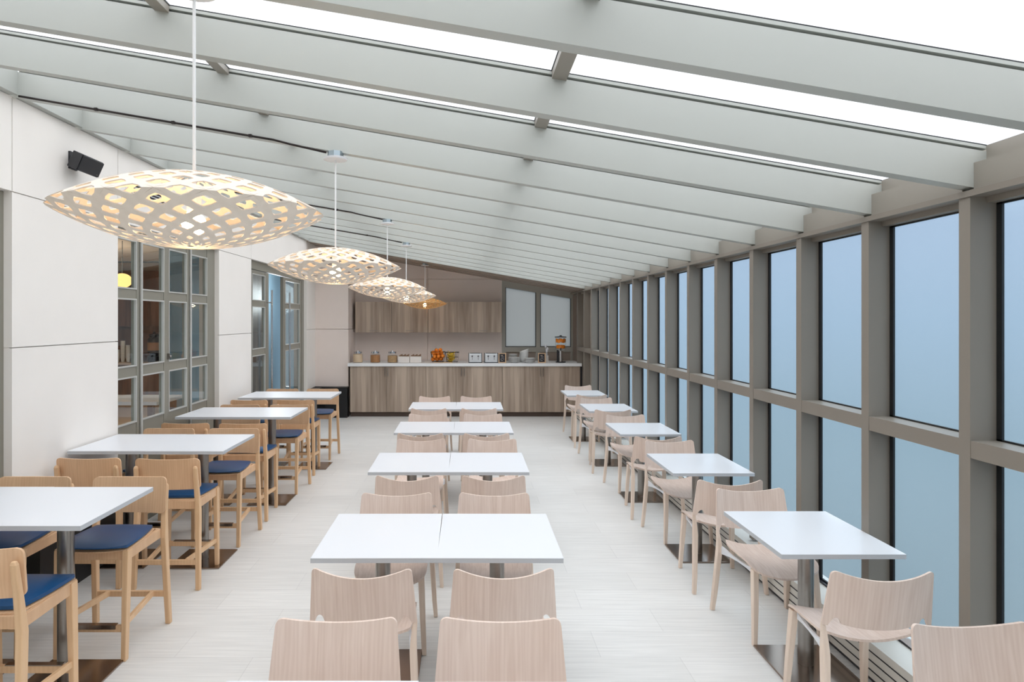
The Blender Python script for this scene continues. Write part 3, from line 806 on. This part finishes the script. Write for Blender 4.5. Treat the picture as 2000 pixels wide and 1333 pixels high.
tag(MB().box(2.232, 2.262, YC+.02, YC+.7, .0, .985).build('filler_panel', M['darksteel']), 'narrow dark filler panel at the right end of the back counter', 'panel')
YU = 12.98
for i, (a, b_) in enumerate(((-2.255, -.782), (-.778, .715))):
    u = thing('wall_cabinet', ('left', 'right')[i]+' grey oak wall cabinet above the back worktop', 'cabinet', ((a+b_)/2, YU, 1.64), 0, 'grey oak wall cabinets'); x0 = (a+b_)/2
    MB().box(a-x0, b_-x0, .022, YE-YU-.004, 0, .625).build('body', M['laminate'], u)
    mid = (a+b_)/2
    for p, q in ((a, mid), (mid, b_)):
        d_ = MB().box(p-x0+.003, q-x0-.003, 0, .02, .003, .622).build('door', M['laminate'], u)
        hx = (p+q)/2-x0
        MB().box(hx-.08, hx+.08, -.012, -.0, .035, .043).build('handle', M['steel'], d_)

# ---------------------------------------------------------------- things on the worktop
YT = 12.72; k_ = YT/1250
def X(px): return (px-911)*k_
def jar(px, fill, lab, h, cat='jar'):
    r = thing('storage_jar', lab, cat, (X(px), YT, CT), 0, 'glass jars on the worktop')
    MB().lathe([(.001, .002), (.095, .004), (.100, .02), (.100, .150), (.078, .178), (.078, .19)], 24).build('glass_body', M['jarglass'], r, smooth=True)
    MB().lathe([(.001, .006), (.094, .008), (.094, h), (.001, h+.006)], 22).build('contents', fill, r, smooth=True)
    MB().lathe([(.083, .186), (.083, .216), (.02, .222), (.016, .235), (.001, .238)], 24).build('lid', M['chrome'], r, smooth=True)
jar(699, M['oats'], 'leftmost lidded glass jar on the worktop, filled with pale oats', .165)
jar(733, M['granola'], 'middle lidded glass jar on the worktop, filled with brown granola', .15)
jar(766.5, M['flakes'], 'third lidded glass jar, filled with cereal, beside the white boxes', .14)
for px, lab in ((789.5, 'left white open box of packets on the worktop'), (812.5, 'right white open box of packets on the worktop')):
    r = thing('packet_box', lab, 'box', (X(px), YT, CT), 0, 'white packet boxes')
    w_ = .112; b_ = MB().box(-w_, w_, -.08, -.076, 0, .125).box(-w_, w_, .076, .08, 0, .125).box(-w_, -w_+.004, -.076, .076, 0, .125).box(w_-.004, w_, -.076, .076, 0, .125).box(-w_, w_, -.08, .08, 0, .004)
    b_.build('tray', M['carton'], r)
    p = MB()
    for i in range(9): p.box(-.1+.0225*i, -.084+.0225*i, -.06, .06, .006, .14+.012*((i*7) % 3))
    p.build('packets', M['packet'], r)
def basket(px, w, lab, d=.11, h=.20):
    r = thing('wire_basket', lab, 'basket', (X(px), YT, CT+.014), 0, None)
    for z, g_ in ((0.004, 0.8), (h*.33, .87), (h*.66, .94), (h, 1.0)):
        pass
    m = MB()
    for z, g_ in ((.004, .8), (h*.5, .9), (h, 1.0)):
        pts = [(-w*g_, -d*g_, z), (w*g_, -d*g_, z), (w*g_, d*g_, z), (-w*g_, d*g_, z), (-w*g_, -d*g_, z)]
        for a, b_ in zip(pts, pts[1:]): m.tube([a, b_], .0032 if z < h else .005, 6)
    for i in range(9):
        u = -1+i/4
        for s_ in (-1, 1): m.tube([(u*w*.8, s_*d*.8, .004), (u*w, s_*d, h)], .002, 5)
        m.tube([(u*w*.8, -d*.8, .004), (u*w*.8, d*.8, .004)], .002, 5)
    for i in range(5):
        u = -1+i/2
        for s_ in (-1, 1): m.tube([(s_*w*.8, u*d*.8, .004), (s_*w, u*d, h)], .002, 5)
    m.build('wires', M['wire'], r); return r
tag(MB().box(X(848), X(884), YT-.13, YT+.13, CT, CT+.013).build('serving_board', M['boxbrown'], bevel=.003), 'thin pale wooden board under the two fruit baskets', 'board')
basket(855.5, .14, 'left wire basket on the worktop, heaped with oranges')
basket(883, .135, 'right wire basket on the worktop, holding bananas', h=.19)
og = MB().ball((0, 0, 0), .040, 14, 9, (1, 1, .94)); og0 = None
spots = []
for lay, (nx, ny) in enumerate(((3, 2), (3, 3), (3, 2), (2, 1))):
    for i in range(nx):
        for j in range(ny):
            spots.append(((i-(nx-1)/2)*.079+(.014 if lay % 2 else -.012)+.008*((i*3+j+lay) % 3-1), (j-(ny-1)/2)*.074, .052+.060*lay+.006*((i+2*j) % 3)))
for i, (dx, dy, dz) in enumerate(spots):
    if og0 is None:
        og0 = og.build('orange', M['orange'], smooth=True); s_ = MB().lathe([(.005, .036), (.005, .040), (.001, .041)], 8).build('stem_end', M['granola'], og0); o = og0
    else: o = copy_tree(og0)
    o.location = (X(855.5)+dx, YT+dy, CT+.012+dz); o.rotation_euler = (.3*(i % 3), .2*(i % 5), i)
    tag(o, 'round orange heaped in the left wire basket on the worktop', 'orange', 'oranges in the left wire basket')
bn0 = None
for i in range(6):
    if bn0 is None:
        pth = [(.085*math.sin(t), 0, -.085*math.cos(t)+.085) for t in [(-1+q/5)*.95 for q in range(11)]]
        bn0 = MB().tube(pth, [.005, .011, .016, .018, .019, .019, .019, .018, .016, .011, .006], 8).build('banana', M['banana'], smooth=True); o = bn0
        MB().tube([pth[0], (pth[0][0]-.01, 0, pth[0][2]+.018)], .005, 6).build('stalk', M['granola'], bn0)
    else: o = copy_tree(bn0)
    o.location = (X(880)+.02*(i % 2), YT-.03+.03*(i % 2), CT+.035+.029*i); o.rotation_euler = (0, .06*(i % 3-1), .12*(i-3))
    tag(o, 'yellow banana stacked in the right wire basket on the worktop', 'banana', 'bananas in the right wire basket')
for px, lab in ((928, 'left four-slot steel toaster on the worktop'), (959, 'right four-slot steel toaster, beside the framed sign')):
    r = thing('toaster', lab, 'toaster', (X(px), YT, CT), 0, 'two steel toasters')
    MB().box(-.125, .125, -.12, .12, .012, .185).build('body', M['toaster'], r, bevel=.012)
    MB().box(-.132, .132, -.115, .125, 0, .012).box(-.132, -.126, -.115, .12, .012, .19).box(.126, .132, -.115, .12, .012, .19).build('base', M['darksteel'], r)
    s_ = MB()
    for x in (-.06, .06):
        s_.box(x-.003, x+.003, -.1215, -.12, .06, .15)
    s_.build('lever_slot', M['slot'], r)
    for x in (-.06, .06): MB().box(x-.016, x+.016, -.142, -.121, .125, .14).build('lever', M['darksteel'], r)
    s_ = MB()
    for y in (-.07, -.02, .03, .08): s_.box(-.1, .1, y-.009, y+.009, .1852, .187)
    s_.build('bread_slot', M['slot'], r)
def sign(px, lab):
    r = thing('framed_sign', lab, 'sign', (X(px), YT-.12, CT), 0, 'two framed chalk signs')
    T = Matrix.Rotation(math.radians(-6), 4, 'X')
    w_, h_, t = .075, .195, .018
    MB().box(-w_, -w_+t, 0, .016, 0, h_, T).box(w_-t, w_, 0, .016, 0, h_, T).box(-w_+t, w_-t, 0, .016, 0, t, T).box(-w_+t, w_-t, 0, .016, h_-t, h_, T).build('frame', M['oakframe'], r)
    MB().box(-w_+t, w_-t, .006, .012, t, h_-t, T).build('board', M['chalk'], r)
    m = MB()
    for i, wd in enumerate((.6, .85, .5, .8, .65)):
        for q in range(4):
            if (i+q) % 4 != 3: m.box(-.045*wd+.022*q*wd, -.045*wd+.022*q*wd+.014, .0045, .006, .045+.024*i, .051+.024*i, T)
    m.build('chalk_marks', M['chalkline'], r)
    MB().bar((0, .02, .15), (0, .09, .004), .03, .006).build('stand', M['oakframe'], r)
sign(980.5, 'small oak framed chalk sign between toaster and plates')
sign(1057, 'small oak framed chalk sign right of the bowls')
def plate(x, y, z, R, lab, grp):
    global pl0
    if pl0 is None:
        pl0 = MB().lathe([(.001, .0), (R*.55, 0), (R*.6, .004), (R*.98, .014), (R, .016), (R*.97, .018), (R*.6, .008), (.001, .005)], 28).build('plate', M['china'], smooth=True); o = pl0
    else: o = copy_tree(pl0)
    o.location = (x, y, z); tag(o, lab, 'plate', grp)
pl0 = None
for i in range(8): plate(X(1004), YT-.02, CT+.0005+.0125*i, .118, 'white plate in the lone plate stack right of the first sign', 'plates in the left stack')
for i in range(7): plate(X(1033), YT-.06, CT+.0005+.0125*i, .118, 'white plate in the stack in front of the tilted bowls', 'plates in the right stack')
sp0 = None
for i in range(8):
    if sp0 is None: sp0 = MB().lathe([(.001, 0), (.055, 0), (.088, .012), (.09, .014), (.05, .005), (.001, .004)], 24).build('saucer', M['china'], smooth=True); o = sp0
    else: o = copy_tree(sp0)
    o.location = (X(1003), YT+.17, CT+.018+.018*i if i else CT+.018); tag(o, 'pale saucer in the tall stack behind the lone plate stack', 'saucer', 'saucers behind the left plates')
tag(MB().lathe([(.06, 0), (.06, .017)], 20).build('stand', M['china'], loc=(X(1003), YT+.17, CT)), 'low round stand under the saucer stack', 'stand')
bw0 = None
for i in range(6):
    if bw0 is None: bw0 = MB().lathe([(.001, 0), (.045, 0), (.085, .04), (.098, .075), (.092, .075), (.08, .043), (.04, .007), (.001, .006)], 24).build('bowl', M['china'], smooth=True); o = bw0
    else: o = copy_tree(bw0)
    o.location = (X(1025)-.02+.009*i, YT+.15, CT+.001+.030*i+(.012 if i > 3 else 0)); o.rotation_euler = (0, -.09*max(0, i-1), 0)
    tag(o, 'white bowl in the leaning bowl stack on the worktop', 'bowl', 'bowls in the leaning stack')
r = thing('utensil_jar', 'slim tall pot of white serving spoons right of the second sign', 'utensils', (X(1068), YT, CT))
MB().lathe([(.035, 0), (.035, .14), (.031, .14), (.031, .006), (.001, .005)], 16).build('pot', M['carton'], r, smooth=True)
for i, (dx, dy, h) in enumerate(((-.02, 0, .36), (.012, .008, .30), (.0, -.014, .27))):
    s_ = MB().tube([(dx*.3, dy*.3, .008), (dx, dy, h-.06)], .005, 8).ball((dx*1.1, dy, h-.03), .03, 10, 6, (.75, .3, 1.2)); s_.build('spoon', M['whiteplastic'], r, smooth=True)
r = thing('drink_dispenser', 'glass drink dispenser with orange slices at the right end of the worktop', 'dispenser', (X(1095), YT, CT))
MB().lathe([(.10, 0), (.10, .02), (.02, .022)], 24).build('base', M['darksteel'], r, smooth=True)
MB().lathe([(.045, .02), (.045, .235)], 20, (.0, 0, 0)).build('stand', M['chrome'], r, smooth=True)
MB().box(-.075, -.048, -.02, .02, .02, .25).build('drip_guard', M['darksteel'], r)
MB().lathe([(.06, .24), (.105, .26), (.112, .30), (.112, .50), (.109, .50), (.109, .30), (.10, .265), (.001, .25)], 26).build('glass_bowl', M['jarglass'], r, smooth=True)
MB().lathe([(.118, .50), (.118, .515), (.03, .525), (.02, .54), (.001, .542)], 26).build('lid', M['darksteel'], r, smooth=True)
MB().tube([(-.02, -.10, .27), (-.02, -.15, .27)], .012, 8).box(-.03, -.01, -.16, -.14, .24, .30).build('tap', M['darksteel'], r)
for i in range(22):
    top = i < 12; n_ = 12 if top else 10; a = 2*math.pi*(i if top else i-12)/n_
    o = MB().lathe([(.001, -.003), (.034, -.003), (.036, 0), (.034, .003), (.001, .003)], 16).build('orange_slice', M['orange'], r, smooth=True)
    rr = .090 if top else .078
    o.location = (rr*math.cos(a), rr*math.sin(a), (.445 if i % 2 else .425) if top else .315); o.rotation_euler = (0, math.pi/2, a)
